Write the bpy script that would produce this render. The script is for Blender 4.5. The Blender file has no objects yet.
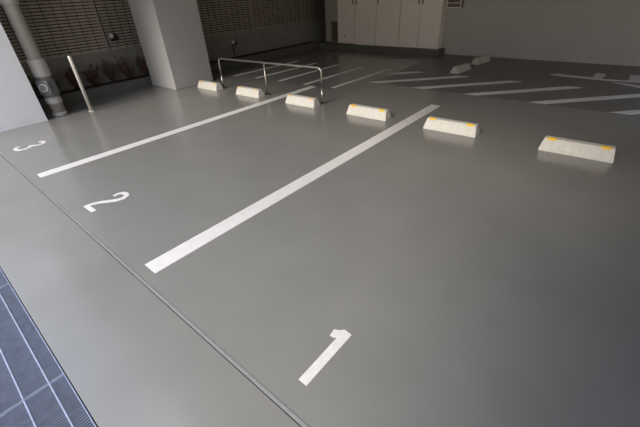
import bpy, bmesh, math, random
from mathutils import Vector, Matrix
random.seed(4)
C = bpy.context.scene.collection
R = math.radians

# ------------------------------------------------------------------ materials
def mat(name, col, rough=0.6, metal=0.0, var=0.0, vscale=6.0, bump=0.0, bscale=60.0, rvar=0.0, spec=0.5):
    m = bpy.data.materials.new(name); m.use_nodes = True
    nt = m.node_tree; b = nt.nodes['Principled BSDF']
    b.inputs['Roughness'].default_value = rough
    b.inputs['Metallic'].default_value = metal
    b.inputs['Specular IOR Level'].default_value = spec
    tc = nt.nodes.new('ShaderNodeTexCoord')
    def noise(scale, detail=5):
        n = nt.nodes.new('ShaderNodeTexNoise'); n.inputs['Scale'].default_value = scale
        n.inputs['Detail'].default_value = detail
        nt.links.new(tc.outputs['Object'], n.inputs['Vector']); return n
    n = noise(vscale)
    cr = nt.nodes.new('ShaderNodeValToRGB')
    cr.color_ramp.elements[0].position = 0.3; cr.color_ramp.elements[1].position = 0.7
    cr.color_ramp.elements[0].color = tuple(max(0, c*(1-var)) for c in col) + (1,)
    cr.color_ramp.elements[1].color = tuple(min(1, c*(1+var)) for c in col) + (1,)
    nt.links.new(n.outputs['Fac'], cr.inputs['Fac'])
    nt.links.new(cr.outputs['Color'], b.inputs['Base Color'])
    if rvar:
        n2 = noise(vscale*0.6, 3)
        mr = nt.nodes.new('ShaderNodeMapRange')
        mr.inputs['To Min'].default_value = max(0.02, rough-rvar); mr.inputs['To Max'].default_value = rough+rvar
        mr.inputs['From Min'].default_value = 0.3; mr.inputs['From Max'].default_value = 0.7
        nt.links.new(n2.outputs['Fac'], mr.inputs['Value']); nt.links.new(mr.outputs['Result'], b.inputs['Roughness'])
    if bump:
        n3 = noise(bscale, 4)
        bp = nt.nodes.new('ShaderNodeBump'); bp.inputs['Strength'].default_value = bump; bp.inputs['Distance'].default_value = 0.01
        nt.links.new(n3.outputs['Fac'], bp.inputs['Height']); nt.links.new(bp.outputs['Normal'], b.inputs['Normal'])
    return m

M = {}
M['floor'] = mat('floor_paint', (.236,.233,.218), .20, var=.045, vscale=2.2, bump=.03, bscale=140, rvar=.04, spec=.75)
M['darkfloor'] = mat('dark_floor_tone', (.165,.155,.142), .38, var=.06, vscale=3, bump=.1, bscale=30)  # darker tone over the rear aisle floor
M['white'] = mat('road_paint', (.74,.72,.70), .5, var=.05, vscale=14, bump=.15, bscale=80)
M['sealant'] = mat('sealant', (.26,.265,.26), .5, var=.1, vscale=20)
M['dark'] = mat('dark_gap', (.02,.02,.022), .8)
M['wall'] = mat('white_wall_paint', (.84,.84,.85), .8, var=.02, vscale=2, bump=.1, bscale=90)
M['wallgrey'] = mat('grey_wall_paint', (.42,.405,.37), .75, var=.03, vscale=2, bump=.1, bscale=70)
M['pillar'] = mat('pillar_paint', (.52,.505,.495), .5, var=.02, vscale=3, bump=.08, bscale=60)
M['ceil'] = mat('ceiling_paint', (.24,.22,.19), .9, var=.05)
M['shadewall'] = mat('shaded_wall', (.07,.065,.06), .9, var=.2, vscale=4)  # darkness of the unlit rear is put into this wall colour
M['plinth'] = mat('plinth_paint', (.115,.112,.085), .5, var=.08, vscale=3)
M['cabinet'] = mat('cabinet_enamel', (.82,.75,.66), .45, var=.02, vscale=2)
M['handle'] = mat('dark_handle', (.12,.11,.10), .35, .6)
M['steel'] = mat('stainless', (.50,.46,.41), .34, .9, var=.05, vscale=30)
M['brushed'] = mat('brushed_steel', (.80,.75,.68), .35, .45, var=.04, vscale=30)
M['galv'] = mat('galvanised', (.38,.42,.54), .42, .4, var=.12, vscale=25)
M['galvdark'] = mat('galvanised_cross', (.20,.225,.30), .5, .3, var=.15, vscale=25)
M['concrete'] = mat('stop_concrete', (.70,.67,.60), .75, var=.07, vscale=25, bump=.3, bscale=120)
M['concreteold'] = mat('old_stop_concrete', (.50,.48,.42), .85, var=.15, vscale=20, bump=.4, bscale=120)
M['yellow'] = mat('yellow_reflector', (.98,.60,.04), .3, var=.05)
M['yellowworn'] = mat('worn_reflector', (.74,.50,.22), .5, var=.15, vscale=40)
M['slat'] = mat('louvre_slat', (.50,.43,.37), .5, .1, var=.08, vscale=4)
M['slatpost'] = mat('louvre_post', (.42,.38,.33), .5, .1)
M['curb'] = mat('curb_concrete', (.13,.125,.11), .8, var=.1, vscale=8, bump=.2)
M['lowwall'] = mat('low_wall_render', (.32,.315,.28), .85, var=.1, vscale=5)
M['soil'] = mat('soil', (.05,.035,.028), .95, var=.4, vscale=20, bump=.6, bscale=30)
M['pipe'] = mat('drain_pipe', (.38,.36,.315), .45, var=.04, vscale=4)
M['pipefit'] = mat('drain_pipe_fitting', (.44,.42,.39), .45, var=.04, vscale=4)
M['pipedark'] = mat('pipe_hatch', (.13,.14,.14), .4, var=.05)
M['leafred'] = mat('red_leaf', (.21,.12,.10), .75, var=.5, vscale=9)
M['leafgreen'] = mat('grey_green_leaf', (.18,.16,.12), .7, var=.4, vscale=9)
M['stem'] = mat('stem', (.06,.04,.03), .8)
M['black'] = mat('black_plastic', (.03,.03,.032), .35)
M['lens'] = mat('frosted_lens', (.85,.83,.80), .12)
M['brown'] = mat('brown_hatch', (.13,.09,.065), .6, var=.1)
M['clear'] = mat('meter_cover', (.30,.28,.27), .2)
M['ground'] = mat('outside_paving', (.30,.29,.275), .8, var=.1, vscale=5, bump=.2)
M['facade'] = mat('opposite_facade', (.42,.36,.30), .9, var=.05)

# ------------------------------------------------------------------ helpers
def box(bm, x0,x1,y0,y1,z0,z1, bev=0.0, rot=None):
    r = bmesh.ops.create_cube(bm, size=1)
    vs = r['verts']
    for v in vs:
        v.co = Vector(((x0+x1)/2+v.co.x*(x1-x0), (y0+y1)/2+v.co.y*(y1-y0), (z0+z1)/2+v.co.z*(z1-z0)))
    if rot is not None:
        bmesh.ops.transform(bm, matrix=rot, verts=vs)
    if bev:
        es = list({e for v in vs for e in v.link_edges})
        bmesh.ops.bevel(bm, geom=es, offset=bev, segments=2, affect='EDGES', profile=.5)
    return vs

def obj(name, bm, m, parent=None, smooth=False, loc=None):
    me = bpy.data.meshes.new(name); bmesh.ops.recalc_face_normals(bm, faces=bm.faces)
    bm.to_mesh(me); bm.free()
    if smooth:
        for p in me.polygons: p.use_smooth = True
    o = bpy.data.objects.new(name, me); me.materials.append(M[m]); C.objects.link(o)
    if parent is not None: o.parent = parent
    if loc: o.location = loc
    return o

def boxobj(name, dims, m, parent=None, bev=0.0):
    bm = bmesh.new(); box(bm, *dims, bev=bev); return obj(name, bm, m, parent)

def tube(bm, pts, r, n=14, cap=True):
    pts = [Vector(p) for p in pts]
    rings = []
    up = None
    for i, p in enumerate(pts):
        if i == 0: d = (pts[1]-p).normalized()
        elif i == len(pts)-1: d = (p-pts[i-1]).normalized()
        else: d = ((pts[i+1]-p).normalized()+(p-pts[i-1]).normalized()).normalized()
        if up is None:
            up = Vector((0,0,1)) if abs(d.z) < .9 else Vector((1,0,0))
        a = d.cross(up).normalized(); b = a.cross(d).normalized(); up = b
        rr = r[i] if isinstance(r, (list,tuple)) else r
        rings.append([bm.verts.new(p + a*math.cos(2*math.pi*k/n)*rr + b*math.sin(2*math.pi*k/n)*rr) for k in range(n)])
    for q, s in zip(rings, rings[1:]):
        for k in range(n):
            f = bm.faces.new((q[k], q[(k+1)%n], s[(k+1)%n], s[k])); f.smooth = True
    if cap:
        bm.faces.new(rings[0]); bm.faces.new(rings[-1][::-1])

def lathe(bm, prof, cx, cy, n=28, base=0.0):
    rings = [[bm.verts.new((cx+r*math.cos(2*math.pi*k/n), cy+r*math.sin(2*math.pi*k/n), z)) for k in range(n)] for r, z in prof]
    for q, s in zip(rings, rings[1:]):
        for k in range(n):
            bm.faces.new((q[k], q[(k+1)%n], s[(k+1)%n], s[k]))
    bm.faces.new(rings[0]); bm.faces.new(rings[-1][::-1])

def slab(bm, pts, z0, z1):
    lo = [bm.verts.new((x,y,z0)) for x,y in pts]; hi = [bm.verts.new((x,y,z1)) for x,y in pts]
    n = len(pts)
    bm.faces.new(lo[::-1]); bm.faces.new(hi)
    for k in range(n): bm.faces.new((lo[k], lo[(k+1)%n], hi[(k+1)%n], hi[k]))

def strip(bm, pts, w, z0, z1):
    # wide brush stroke along a centre line, widths per point
    L, Rr = [], []
    P = [Vector((a,b)) for a,b in pts]
    for i,p in enumerate(P):
        d = (P[min(i+1,len(P)-1)]-P[max(i-1,0)]).normalized(); nrm = Vector((-d.y,d.x))
        ww = w[i]/2 if isinstance(w,(list,tuple)) else w/2
        L.append(p+nrm*ww); Rr.append(p-nrm*ww)
    a = [(bm.verts.new((*l,z0)), bm.verts.new((*l,z1)), bm.verts.new((*q,z1)), bm.verts.new((*q,z0))) for l,q in zip(L,Rr)]
    for s,t in zip(a,a[1:]):
        for k in range(4):
            bm.faces.new((s[k],s[(k+1)%4],t[(k+1)%4],t[k]))
    bm.faces.new(a[0]); bm.faces.new(a[-1][::-1])

def tag(o, label, cat, group=None):
    o['label'] = label; o['category'] = cat
    if group: o['group'] = group
    return o

def empty(name, loc, rz=0.0, label=None, cat=None, group=None):
    o = bpy.data.objects.new(name, None); C.objects.link(o); o.location = loc; o.rotation_euler = (0,0,rz)
    o.empty_display_size = .1
    if label: tag(o, label, cat, group)
    return o

def struct(o):
    o['kind'] = 'structure'; return o

def copy_tree(root, loc, rz, label, group=None):
    r = root.copy(); C.objects.link(r); r.location = loc; r.rotation_euler = (0,0,rz)
    r['label'] = label
    if group: r['group'] = group
    for ch in list(root.children):
        c = ch.copy(); C.objects.link(c); c.parent = r
        for g in list(ch.children):
            d = g.copy(); C.objects.link(d); d.parent = c
    return r

# ------------------------------------------------------------------ the setting
JY = -.905           # the joint across the bays
EY = -1.475          # edge of the drain grating
ZC = 3.0
struct(boxobj('floor', (-6.7, 9.0, JY+.014, 12.0, -.12, 0), 'floor'))
struct(boxobj('floor_apron', (-6.7, 9.0, EY, JY-.008, -.12, -.001), 'floor'))
struct(boxobj('trim_1', (-6.7, 9.0, JY-.002, JY+.014, -.12, .003), 'sealant', bev=.001))
struct(boxobj('trim_4', (-6.7, 9.0, JY-.008, JY-.002, -.12, -.012), 'dark'))
struct(boxobj('floor_drive_aisle', (-1.755, 9.0, 4.585, 8.14, 0, .0015), 'darkfloor'))
# trench below the grating and the paving outside
bm = bmesh.new()
box(bm, -6.7, 6, -2.02, EY-.001, -.35, -.30); box(bm, -6.7, 6, EY-.02, EY-.001, -.30, -.12)
struct(obj('trim_2', bm, 'dark'))
struct(boxobj('floor_outside', (-14, 14, -16, -2.02, -.12, -.005), 'ground'))
# edge angle of the drain
struct(boxobj('trim_3', (-6.7, 6, EY-.005, EY-.001, -.06, -.01), 'dark'))
# walls
struct(boxobj('wall_left', (-6.72, -4.885, -.9, -.04, -.1, ZC), 'wall'))
struct(boxobj('wall_left_outside_added', (-6.72, -4.885, -6.0, -.9, -.1, 2.0), 'wall'))  # added beyond the view to shade the floor from outside
struct(boxobj('wall_back', (-5.70, 9.0, 8.14, 8.34, -.1, ZC), 'wallgrey'))
struct(boxobj('wall_side', (-6.72, -6.62, -.04, 12.0, -.1, ZC), 'shadewall'))
struct(boxobj('wall_end', (-6.62, -5.70, 11.9, 12.0, -.1, ZC), 'shadewall'))
struct(boxobj('wall_passage', (-5.70, -5.54, 8.34, 12.0, -.1, ZC), 'shadewall'))
struct(boxobj('wall_right_added', (2.95, 3.2, -1.4, 3.9, -.1, ZC), 'pillar'))  # unseen wall, added to block daylight over the right bay
struct(boxobj('wall_far_right_added', (4.6, 4.8, 6.3, 8.14, -.1, ZC), 'wallgrey'))  # unseen, added to narrow the side opening and darken the rear
struct(boxobj('wall_front_added', (2.08, 4.4, -2.4, -2.1, -.1, 3.2), 'wallgrey'))  # added behind the camera to cast shade on the lower right floor
struct(boxobj('ceiling', (-6.72, 5.5, -.9, 12.0, ZC, ZC+.25), 'ceil'))
# low wall below the louvres
struct(boxobj('wall_low', (-6.62, -6.40, -.04, 12.0, -.1, .71), 'lowwall'))

# kerb and soil bed
kb = boxobj('kerb', (-5.93, -5.80, -.035, 8.1, 0, .165), 'curb', bev=.006)
tag(kb, 'long low concrete kerb edging the planting bed below the louvre screens', 'kerb')
so = boxobj('soil_bed', (-6.398, -5.932, -.035, 8.1, 0, .12), 'soil')
so['kind'] = 'stuff'; tag(so, 'dark soil filling the bed between kerb and low wall', 'soil')

# pillar
pl = bmesh.new(); box(pl, -.455, .455, -.46, .46, 0, ZC, bev=.008)
pil = obj('pillar', pl, 'pillar', loc=(-5.285, 2.68, 0)); pil.rotation_euler = (0,0,R(1.5))
tag(pil, 'thick square grey painted concrete pillar rising beside the leftmost wheel stop', 'pillar')

# ------------------------------------------------------------------ louvre screens
def louvre(y0, y1, label, bars):
    t = empty('louvre_screen', (-6.40, y0, .71), 0, label, 'louvre screen', 'louvre screens over the planting bed')
    L = y1-y0
    bm = bmesh.new()
    z = .02
    while z < ZC-.71-.03:
        rot = Matrix.Translation((.03,0,z+.016)) @ Matrix.Rotation(R(-6),4,'Y') @ Matrix.Translation((-.03,0,-z-.016))
        box(bm, .022, .034, .012, L-.012, z, z+.036, rot=rot)
        z += .054
    obj('slat_panel', bm, 'slat', t)
    obj_b = bmesh.new(); box(obj_b, -.04, .045, L-.012, L+.012, 0, ZC-.71); obj('post', obj_b, 'slatpost', t)
    bm = bmesh.new(); box(bm, -.04, .05, .0, L-.014, -.0, .016); obj('bottom_rail', bm, 'slatpost', t)
    n = int(L/.185)
    for k in range(1, n+1):
        bm = bmesh.new(); box(bm, .0385, .0445, k*L/(n+1)-.004, k*L/(n+1)+.004, .017, ZC-.72)
        obj('upright_rod', bm, 'black', t)
    return t
for i, (a, b, lab) in enumerate([(-.01, 1.81, 'brown slatted louvre screen with dark upright rods behind the drain pipe'),
                  (1.84, 3.82, 'brown slatted louvre screen carrying the small floodlight, partly behind the pillar'),
                  (3.85, 5.83, 'dim slatted louvre screen just right of the pillar'),
                  (5.86, 7.84, 'dark slatted louvre screen second to the right of the pillar'),
                  (7.87, 9.85, 'darkest slatted louvre screen at the far end towards the cabinets')]):
    louvre(a, b, lab, True)

# ------------------------------------------------------------------ painted marks
H0, H1 = .0, .003
def paint(name, pts, label, cat='floor marking', group=None, z0=H0, z1=H1):
    cx = sum(p[0] for p in pts)/len(pts); cy = sum(p[1] for p in pts)/len(pts)
    bm = bmesh.new(); slab(bm, [(x-cx,y-cy) for x,y in pts], z0, z1)
    o = obj(name, bm, 'white', loc=(cx,cy,0)); return tag(o, label, cat, group)
def rect(x0,x1,y0,y1): return [(x0,y0),(x1,y0),(x1,y1),(x0,y1)]
paint('bay_line', rect(-.077,.073,-.81,3.80), 'long white bay line between the painted numbers 1 and 2', 'bay line', 'white bay lines')
paint('bay_line', rect(-2.575,-2.43,-.81,3.81), 'long white bay line between the painted numbers 2 and 3', 'bay line', 'white bay lines')
paint('bay_number', [(1.369,-.76),(1.421,-.76),(1.422,-.395),(1.372,-.39),(1.349,-.413),(1.323,-.425),(1.331,-.47),(1.354,-.468),(1.369,-.457)],
      'white painted numeral 1 on the grey floor nearest the camera', 'floor number')
bm = bmesh.new()
two = [(-1.313,-.500),(-1.322,-.455),(-1.300,-.420),(-1.262,-.408),(-1.215,-.420),(-1.190,-.465),(-1.205,-.520),(-1.245,-.570),(-1.295,-.630),(-1.325,-.690),(-1.328,-.735)]
strip(bm, [(x+1.26,y+.58) for x,y in two], [.036,.038,.042,.046,.050,.052,.048,.044,.042,.042,.044], H0, H1)
slab(bm, [(x+1.26,y+.58) for x,y in [(-1.349,-.762),(-1.171,-.758),(-1.175,-.714),(-1.349,-.722)]], H0, H1-.0004)
tag(obj('bay_number', bm, 'white', loc=(-1.26,-.58,0)), 'white painted numeral 2 on the grey floor at the middle bay', 'floor number')
bm = bmesh.new()
three = [(-3.822,-.672),(-3.820,-.715),(-3.775,-.738),(-3.715,-.738),(-3.665,-.710),(-3.650,-.660),(-3.675,-.600),(-3.745,-.565)]
strip(bm, [(x+3.74,y+.57) for x,y in three], [.04,.046,.046,.046,.048,.046,.044,.042], H0, H1)
three = [(-3.745,-.568),(-3.690,-.540),(-3.670,-.490),(-3.690,-.435),(-3.735,-.415),(-3.785,-.422),(-3.815,-.458)]
strip(bm, [(x+3.74,y+.57) for x,y in three], [.042,.042,.044,.046,.044,.042,.04], H0, H1-.0005)
tag(obj('bay_number', bm, 'white', loc=(-3.74,-.57,0)), 'white painted numeral 3 on the grey floor by the white wall', 'floor number')

for k, (x0, xt, ya, yb) in enumerate([(-4.82,-4.75,3.72,5.75),(-4.15,-4.09,3.78,5.75),(-3.47,-3.43,3.83,5.78),(-2.77,-2.73,3.85,5.8),(-2.10,-2.04,3.90,5.85)]):
    paint('bicycle_bay_line', [(x0-.045,ya),(x0+.045,ya),(xt+.045,yb),(xt-.045,yb)],
          'thin white line behind the handrail, ' + ['leftmost of five','second from the left of five','middle one of five','fourth from the left of five','rightmost of five, nearest the diagonal hatching'][k],
          'bay line', 'thin parallel lines behind the handrail')
W = .21; T = 1.28; z0 = .0015; z1 = .0045
for k, x0 in enumerate([-1.755,-.825,.10,1.08,2.07]):
    paint('hatch_line', [(x0,4.62),(x0+W,4.62),(x0+W+T,5.88),(x0+T,5.88)],
          'diagonal white hatch stripe on dark floor, ' + ['first whole stripe from the left','second whole stripe from the left','third whole stripe from the left','fourth whole stripe, above the nearest wheel stop','at the right edge of the photo, cut off'][k],
          'hatch stripe', 'diagonal hatch stripes on the drive aisle', z0, z1)
paint('hatch_line', [(-1.75,5.36),(-1.75,5.55),(-1.42,5.88),(-1.21,5.88)], 'short clipped white hatch stripe nearest the cabinets', 'hatch stripe', 'diagonal hatch stripes on the drive aisle', z0, z1)
paint('road_symbol', [(.948,6.707),(1.053,6.86),(1.213,6.81),(1.614,6.75),(1.623,7.2),(1.771,7.14),(1.767,6.70),(2.131,6.72),(2.121,7.23),(2.62,7.27),(2.62,6.66),(2.137,6.641),(1.769,6.59),(1.588,6.60),(1.244,6.62),(1.07,6.64)],
      'long white painted symbol with two square tabs on the dark aisle floor', 'floor marking', None, z0, z1)
paint('road_symbol', [(1.871,6.53),(2.059,6.493),(2.294,6.40),(2.62,6.27),(2.62,6.10),(2.302,6.254),(2.068,6.38)],
      'slanting white painted stroke below the long symbol at the right edge', 'floor marking', None, z0, z1)

# ------------------------------------------------------------------ wheel stops
def stop_shape(L, D=.17, H=.13):
    bm = bmesh.new()
    # profile: vertical lip, sloping faces, flat top; sloping ends
    lv = [(L/2, D/2, 0), (L/2-.002, D/2-.003, .03), (L/2-.022, .042, H-.008), (L/2-.028, .034, H)]
    rings = []
    for a, b, z in lv:
        rings.append([bm.verts.new(c) for c in ((-a,-b,z),(a,-b,z),(a,b,z),(-a,b,z))])
    for q, s in zip(rings, rings[1:]):
        for k in range(4): bm.faces.new((q[k],q[(k+1)%4],s[(k+1)%4],s[k]))
    bm.faces.new(rings[0][::-1]); bm.faces.new(rings[-1])
    es = [e for e in bm.edges if abs(e.verts[0].co.z-e.verts[1].co.z) > .01]
    bmesh.ops.bevel(bm, geom=es, offset=.006, segments=2, affect='EDGES')
    return bm
def refl(sx, L, H=.13):
    # thin domed reflector pad on the top front edge
    bm = bmesh.new()
    n = 20; cx = sx*(L/2-.095)
    def ring(a, b, off):
        out = []
        for k in range(n):
            t = 2*math.pi*k/n
            c, s = math.cos(t), math.sin(t)
            ex = abs(c)**.7*(1 if c>0 else -1); ey = abs(s)**.7*(1 if s>0 else -1)
            x = cx+a*ex; v = b*ey           # v runs across the edge
            if v > 0: y = -.036+v; z = H+off
            else: y = -.036+v*.42-off*.9; z = H+v*.9+off*.45
            out.append(bm.verts.new((x,y,z)))
        return out
    r0 = ring(.046,.024,.0005); r1 = ring(.040,.020,.006); r2 = ring(.020,.010,.008)
    for q, s in ((r0,r1),(r1,r2)):
        for k in range(n): bm.faces.new((q[k],q[(k+1)%n],s[(k+1)%n],s[k]))
    bm.faces.new(r2); bm.faces.new(r0[::-1])
    return bm
def make_stop(loc, rz, label, m, rm, group, L=.655):
    t = empty('wheel_stop', loc, rz, label, 'wheel stop', group)
    obj('concrete_block', stop_shape(L), m, t)
    if rm:
        for s in (-1,1):
            r = obj('reflector', refl(s, L), rm, t, smooth=True)
            r['label'] = 'orange-yellow reflector' if rm == 'yellow' else 'faded orange reflector'
    return t
G = 'cream wheel stops along the back of the numbered bays'
s1 = make_stop((1.94,2.885,0), R(2), 'cream concrete wheel stop nearest the camera, furthest right in the row', 'concrete', 'yellow', G)
copy_tree(s1, (.615,2.858,0), R(2), 'cream wheel stop just right of the long bay line between numbers 1 and 2', G)
copy_tree(s1, (-.594,2.828,0), R(2), 'cream wheel stop just left of the long bay line between numbers 1 and 2', G)
s4 = make_stop((-1.847,2.783,0), R(2), 'cream wheel stop with worn top beside the right end post of the handrail', 'concrete', 'yellowworn', G, .62)
copy_tree(s4, (-3.109,2.738,0), R(2), 'cream wheel stop with worn top beside the middle post of the handrail', G)
copy_tree(s4, (-4.271,2.675,0), R(2), 'cream wheel stop at the foot of the thick grey pillar', G)
G2 = 'old grey wheel stops on the drive aisle'
f1 = make_stop((-.605,6.30,.0015), R(84), 'old grey wheel stop on the dark floor in front of another, nearer the hatching', 'concreteold', None, G2, .56)
copy_tree(f1, (-.56,7.36,.0015), R(82), 'old grey wheel stop close to the far grey wall', G2)

# ------------------------------------------------------------------ handrail
P = [Vector((-1.575,2.975,0)), Vector((-2.83,2.915,0)), Vector((-4.06,2.85,0))]
hr = empty('handrail', P[0], 0, 'low stainless tube handrail standing behind the wheel stops beside the pillar', 'handrail')
o0 = P[0]; H = .55; rb = .07
d = (P[2]-P[0]).normalized()
pts = [Vector((0,0,.25))]
for k in range(7):
    a = R(90*k/6); pts.append(Vector((0,0,H-rb)) + d*(rb-rb*math.cos(a)) + Vector((0,0,rb*math.sin(a))))
E_ = P[2]-P[0]
for k in range(7):
    a = R(90-90*k/6); pts.append(E_ + Vector((0,0,H-rb)) - d*(rb-rb*math.cos(a)) + Vector((0,0,rb*math.sin(a))))
pts.append(E_+Vector((0,0,.25)))
bm = bmesh.new(); tube(bm, pts, .0165, 16); obj('rail', bm, 'steel', hr)
for k, q in enumerate(P):
    v = q-o0
    bm = bmesh.new(); tube(bm, [v, v+Vector((0,0,.25 if k != 1 else H-.02))], 0.021 if k != 1 else .0175, 16); obj('post', bm, 'steel', hr)
    bm = bmesh.new(); lathe(bm, [(.048,0),(.048,.006),(.03,.012)], v.x, v.y, 20); obj('base_flange', bm, 'steel', hr, smooth=False)

# bollard
bo = empty('bollard', (-4.80,.60,0), 0, 'slim stainless steel bollard pole between the white wall and pillar', 'bollard')
bm = bmesh.new(); tube(bm, [(0,0,0),(0,0,.86),(0,0,.875),(0,0,.88)], [.0275,.0275,.024,.013], 20); obj('pole', bm, 'brushed', bo)
bm = bmesh.new(); lathe(bm, [(.05,0),(.05,.004),(.033,.01)], 0, 0, 20); obj('base_flange', bm, 'brushed', bo)

# ------------------------------------------------------------------ drain pipe
dp = empty('drain_pipe', (-5.05,.20,0), 0, 'fat grey vertical drain pipe with an inspection hatch behind the white wall', 'drain pipe')
bm = bmesh.new(); lathe(bm, [(.10,0),(.10,ZC)], 0, 0, 32); obj('pipe', bm, 'pipe', dp, smooth=True)
for za, zb, r in [(.0,.06,.112),(.20,.30,.116),(.62,.88,.122),(1.60,1.70,.116)]:
    bm = bmesh.new(); lathe(bm, [(r-.012,za),(r,za+.012),(r,zb-.012),(r-.012,zb)], 0, 0, 32); obj('coupling', bm, 'pipefit', dp, smooth=False)
bm = bmesh.new(); lathe(bm, [(.112,.32),(.128,.345),(.128,.575),(.112,.60)], 0, 0, 32); ac = obj('access_fitting', bm, 'pipedark', dp)
ac['label'] = 'dark access fitting'
d = Vector((.80,-.60,0)).normalized()
rot = Matrix.Translation((0,0,.475)) @ Matrix.Rotation(math.atan2(d.y,d.x),4,'Z')
bm = bmesh.new(); box(bm, .10,.142,-.085,.085,-.095,.095,bev=.01); bmesh.ops.transform(bm, matrix=rot, verts=bm.verts); hp = obj('hatch_frame', bm, 'pipedark', dp)
bm = bmesh.new(); tube(bm, [(.14,0,0),(.160,0,0)], .062, 24); bmesh.ops.transform(bm, matrix=rot, verts=bm.verts); c_ = obj('hatch_cap', bm, 'pipefit', hp)
bm = bmesh.new(); tube(bm, [(.159,0,0),(.164,0,0)], .045, 24); bmesh.ops.transform(bm, matrix=rot, verts=bm.verts); obj('hatch_plug', bm, 'pipedark', hp)

# ------------------------------------------------------------------ cabinets on their plinth
pb = boxobj('cabinet_plinth', (-5.69,-1.75,7.80,8.138,0,.15), 'plinth', bev=.005)
tag(pb, 'long dark green painted plinth under the cream cabinets along the far wall', 'plinth')
def cabinet(x0, x1, z0, doors, label, key=None):
    D0, D1 = 7.86, 8.13
    t = empty('storage_cabinet', ((x0+x1)/2, D1, z0), 0, label, 'cabinet', 'cream steel cabinets on the plinth')
    w = x1-x0; h = 2.05
    boxobj('body', (-w/2, w/2, D0-D1+.022, 0, 0, h), 'cabinet', t)
    n = len(doors)
    for i, side in enumerate(doors):
        a = -w/2+w*i/n+.004; b = -w/2+w*(i+1)/n-.004
        dr = boxobj('door', (a, b, D0-D1, D0-D1+.020, .006, h-.006), 'cabinet', t, bev=.003)
        hx = b-.045 if side == 'R' else a+.045
        boxobj('handle', (hx-.013, hx+.013, D0-D1-.022, D0-D1+.001, 1.00, 1.16), 'handle', dr, bev=.004)
        if key:
            bm = bmesh.new(); tube(bm, [(a+.42*(b-a),D0-D1+.001,.20),(a+.42*(b-a),D0-D1-.012,.20)], .02, 16); obj('keyhole', bm, 'handle', dr)
    return t
cabinet(-5.0,-4.405,.165, ['R'], 'single door cream steel cabinet with a small low keyhole, leftmost on the plinth', True)
cabinet(-4.395,-2.96,.150, ['L','L'], 'two door cream steel cabinet in the middle of the far row')
cabinet(-2.95,-1.84,.150, ['R','L'], 'two door cream steel cabinet with paired handles, rightmost beside the meter box')
hb = empty('wall_hatch', (-5.25,8.138,.155), 0, 'small dark brown recessed panel low on the wall left of the cabinets', 'panel')
boxobj('frame', (-.14,.14,-.12,0,0,.60), 'pipefit', hb, bev=.004)
boxobj('cover', (-.115,.115,-.132,-.119,.025,.575), 'brown', hb, bev=.002)
mb = empty('meter_box', (-1.62,8.138,1.04), 0, 'small glazed grey meter box on the wall right of the cabinets', 'meter box')
boxobj('housing', (-.17,.17,-.14,0,0,.45), 'brown', mb, bev=.004)
bm = bmesh.new()
for a in ((-.18,.18,-.155,-.139,0,.02),(-.18,.18,-.155,-.139,.43,.45),(-.18,-.16,-.155,-.139,.02,.43),(.16,.18,-.155,-.139,.02,.43),(-.18,.18,-.155,-.139,.10,.112)): box(bm,*a)
obj('cover_frame', bm, 'cabinet', mb)

# ------------------------------------------------------------------ floodlights by the bed
def flood(loc, label, stake):
    t = empty('floodlight', loc, 0, label, 'floodlight', 'small garden floodlights by the bed')
    bm = bmesh.new()
    tube(bm, [(.04,.10,-.05),(.05,.07,-.04),(.07,.02,-.02),(.09,-.03,0)], [.03,.055,.06,.062], 20); tube(bm, [(-.02,0,-.02),(.06,.03,-.03)], .018, 10); obj('lamp_housing', bm, 'black', t)
    bm = bmesh.new(); tube(bm, [(.088,-.025,.0),(.10,-.05,.012),(.106,-.062,.018)], [.052,.044,.016], 20); obj('lens', bm, 'lens', t)
    bm = bmesh.new()
    if stake: tube(bm, [(0,0,-.02),(0,0,-stake)], .014, 10); tube(bm, [(0,0,-stake+.05),(0,0,-stake)], .05, 14)
    else: box(bm, -.03,.01,-.02,.02,-.10,.02)
    obj('stake' if stake else 'bracket', bm, 'black', t)
flood((-6.327,1.93,.975), 'small black floodlight with white lens fixed on the louvre screen left of the pillar', 0)
flood((-6.12,4.78,.52), 'small black floodlight on a stake in the dark bed right of the pillar', .40)

# ------------------------------------------------------------------ shrubs
def shrub(x, y, h, red, label):
    t = empty('shrub', (x,y,.12), 0, label, 'shrub', 'low shrubs in the bed left of the pillar')
    rnd = random.Random(int(y*977))
    sb = bmesh.new(); lb = bmesh.new()
    for s in range(20):
        a = rnd.uniform(0,6.28); lean = rnd.uniform(.03,.21); hh = h*rnd.uniform(.35,1)*.95
        tip = Vector((math.cos(a)*lean*.8, math.sin(a)*lean*.8, hh))
        pts = [Vector((0,0,.008)), tip*.5+Vector((0,0,.02)), tip]
        tube(sb, pts, [.006,.004,.002], 5)
        for k in range(30):
            f = rnd.uniform(.3,1.02); c = tip*f
            a2 = rnd.uniform(0,6.28); el = rnd.uniform(-.2,1.1); ll = rnd.uniform(.03,.07); wd = ll*.3
            dd = Vector((math.cos(a2)*math.cos(el), math.sin(a2)*math.cos(el), math.sin(el)))
            sd = dd.cross(Vector((0,0,1))).normalized()*wd
            m_ = c+dd*ll*.5; up = Vector((0,0,.006))
            vs = [lb.verts.new(q) for q in (c, m_+sd-up*.5, c+dd*ll, m_-sd-up*.5)]
            for q in vs: q.co.z = max(q.co.z, .012)
            mid = lb.verts.new(m_+up)
            for q in range(4): lb.faces.new((vs[q], vs[(q+1)%4], mid))
    obj('stem', sb, 'stem', t)
    obj('foliage', lb, 'leafred' if red else 'leafgreen', t)
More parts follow.
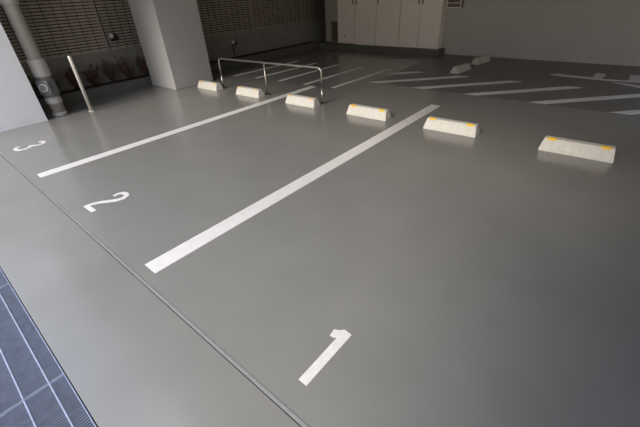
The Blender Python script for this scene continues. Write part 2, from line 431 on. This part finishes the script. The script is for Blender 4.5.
spots = [(.20,.42,0,'grey green low shrub close beside the drain pipe'),(.55,.46,0,'grey green low shrub second from the drain pipe'),
         (.90,.50,1,'reddish low shrub behind the bollard'),(1.25,.44,1,'reddish low shrub just right of the bollard'),
         (1.60,.48,0,'dull green low shrub below the louvre post'),(1.95,.52,1,'tall reddish shrub under the louvre floodlight'),
         (2.30,.46,1,'reddish low shrub second from the pillar'),(2.65,.44,0,'dull green low shrub against the pillar')]
for y, h, red, lab in spots: shrub(-6.17, y, h, red, lab)

# ------------------------------------------------------------------ drain gratings
def grating(x0, x1, label):
    y1 = EY-.006; y0 = -2.0; L = x1-x0
    t = empty('drain_grating', (x0, y0, -.03), 0, label, 'grating', 'galvanised drain gratings along the floor edge')
    D = y1-y0
    bm = bmesh.new()
    box(bm, 0,.003,0,D,.02,.03); box(bm, L-.003,L,0,D,.02,.03); box(bm, .006,L-.006,D-.004,D,-.012,.03); box(bm, .006,L-.006,0,.005,-.012,.03)
    obj('frame', bm, 'galv', t)
    bm = bmesh.new(); wb = bmesh.new(); x = .0125
    while x < L-.008:
        box(bm, x-.003, x+.003, .005, D-.004, .0235, .027); box(wb, x-.0008, x+.0008, .005, D-.004, -.04, .0235); x += .0145
    obj('grille', bm, 'galvdark', t); obj('web_bars_shaded', wb, 'pipedark', t)  # webs coloured dark to stand for shade in the gaps
    yy = D-.068
    while yy > .03:
        bm = bmesh.new(); box(bm, .006, L-.006, yy-.003, yy+.003, .0, .0295); obj('cross_bar', bm, 'galv', t)
        yy -= .108
for k, (a, b, lab) in enumerate([(-2.77,-1.73,'slatted galvanised drain grating furthest up the left edge'),(-1.72,-.663,'slatted galvanised drain grating second up the left edge'),(-.66,.399,'slatted galvanised drain grating in the middle of the lower left edge'),(.402,1.46,'slatted galvanised drain grating nearest the bottom left corner')][1:]):
    grating(a, b, lab)

# ------------------------------------------------------------------ light
w = bpy.data.worlds.new('world'); bpy.context.scene.world = w; w.use_nodes = True
nt = w.node_tree; bg = nt.nodes['Background']
tc = nt.nodes.new('ShaderNodeTexCoord'); sp = nt.nodes.new('ShaderNodeSeparateXYZ')
nt.links.new(tc.outputs['Generated'], sp.inputs[0])
cr = nt.nodes.new('ShaderNodeValToRGB')
cr.color_ramp.elements[0].position = 0.0; cr.color_ramp.elements[0].color = (.66,.575,.45,1)
e_ = cr.color_ramp.elements.new(.28); e_.color = (.86,.79,.68,1)
e_ = cr.color_ramp.elements.new(.42); e_.color = (.50,.69,1.0,1)
cr.color_ramp.elements[1].position = 0.8; cr.color_ramp.elements[1].color = (.42,.58,.95,1)
nt.links.new(sp.outputs['Z'], cr.inputs['Fac'])
nz = nt.nodes.new('ShaderNodeTexNoise'); nz.inputs['Scale'].default_value = 5.5; nz.inputs['Detail'].default_value = 3
nt.links.new(tc.outputs['Generated'], nz.inputs['Vector'])
mr = nt.nodes.new('ShaderNodeMapRange'); mr.inputs['From Min'].default_value = .35; mr.inputs['From Max'].default_value = .65
mr.inputs['To Min'].default_value = .55; mr.inputs['To Max'].default_value = 2.1
nt.links.new(nz.outputs['Fac'], mr.inputs['Value'])
vm = nt.nodes.new('ShaderNodeVectorMath'); vm.operation = 'SCALE'
nt.links.new(cr.outputs['Color'], vm.inputs[0]); nt.links.new(mr.outputs['Result'], vm.inputs['Scale'])
nt.links.new(vm.outputs['Vector'], bg.inputs['Color'])
bg.inputs['Strength'].default_value = 1.5

def sun(name, el, az, strength, angle, col):
    l = bpy.data.lights.new(name, 'SUN'); l.energy = strength; l.angle = R(angle); l.color = col
    o = bpy.data.objects.new(name, l); C.objects.link(o)
    # az: direction the light travels, measured from +Y towards +X
    d = Vector((math.sin(R(az))*math.cos(R(el)), math.cos(R(az))*math.cos(R(el)), -math.sin(R(el))))
    o.rotation_euler = d.to_track_quat('-Z','Y').to_euler(); o.location = (0,-6,6)
    return o

sun('sun', 35, -3, 3.5, 28, (1.0,.92,.81))

# ------------------------------------------------------------------ camera
r = Vector((0.76488122,0.64235002,-0.04840631)); u = Vector((-0.319379,0.44341335,0.83748532)); f = Vector((-0.55942272,0.62511683,-0.54431165))
cam = bpy.data.cameras.new('camera'); co = bpy.data.objects.new('camera', cam); C.objects.link(co)
m = Matrix((( r.x,u.x,-f.x,2.127),( r.y,u.y,-f.y,-1.383),( r.z,u.z,-f.z,1.578),(0,0,0,1)))
co.matrix_world = m
cam.sensor_fit = 'HORIZONTAL'; cam.sensor_width = 36; cam.lens = 345.74/640*36; cam.clip_start = .02
bpy.context.scene.camera = co
vs = bpy.context.scene.view_settings
vs.view_transform = 'Standard'; vs.look = 'None'; vs.gamma = 1; vs.use_curve_mapping = False
vs.exposure = 0.12
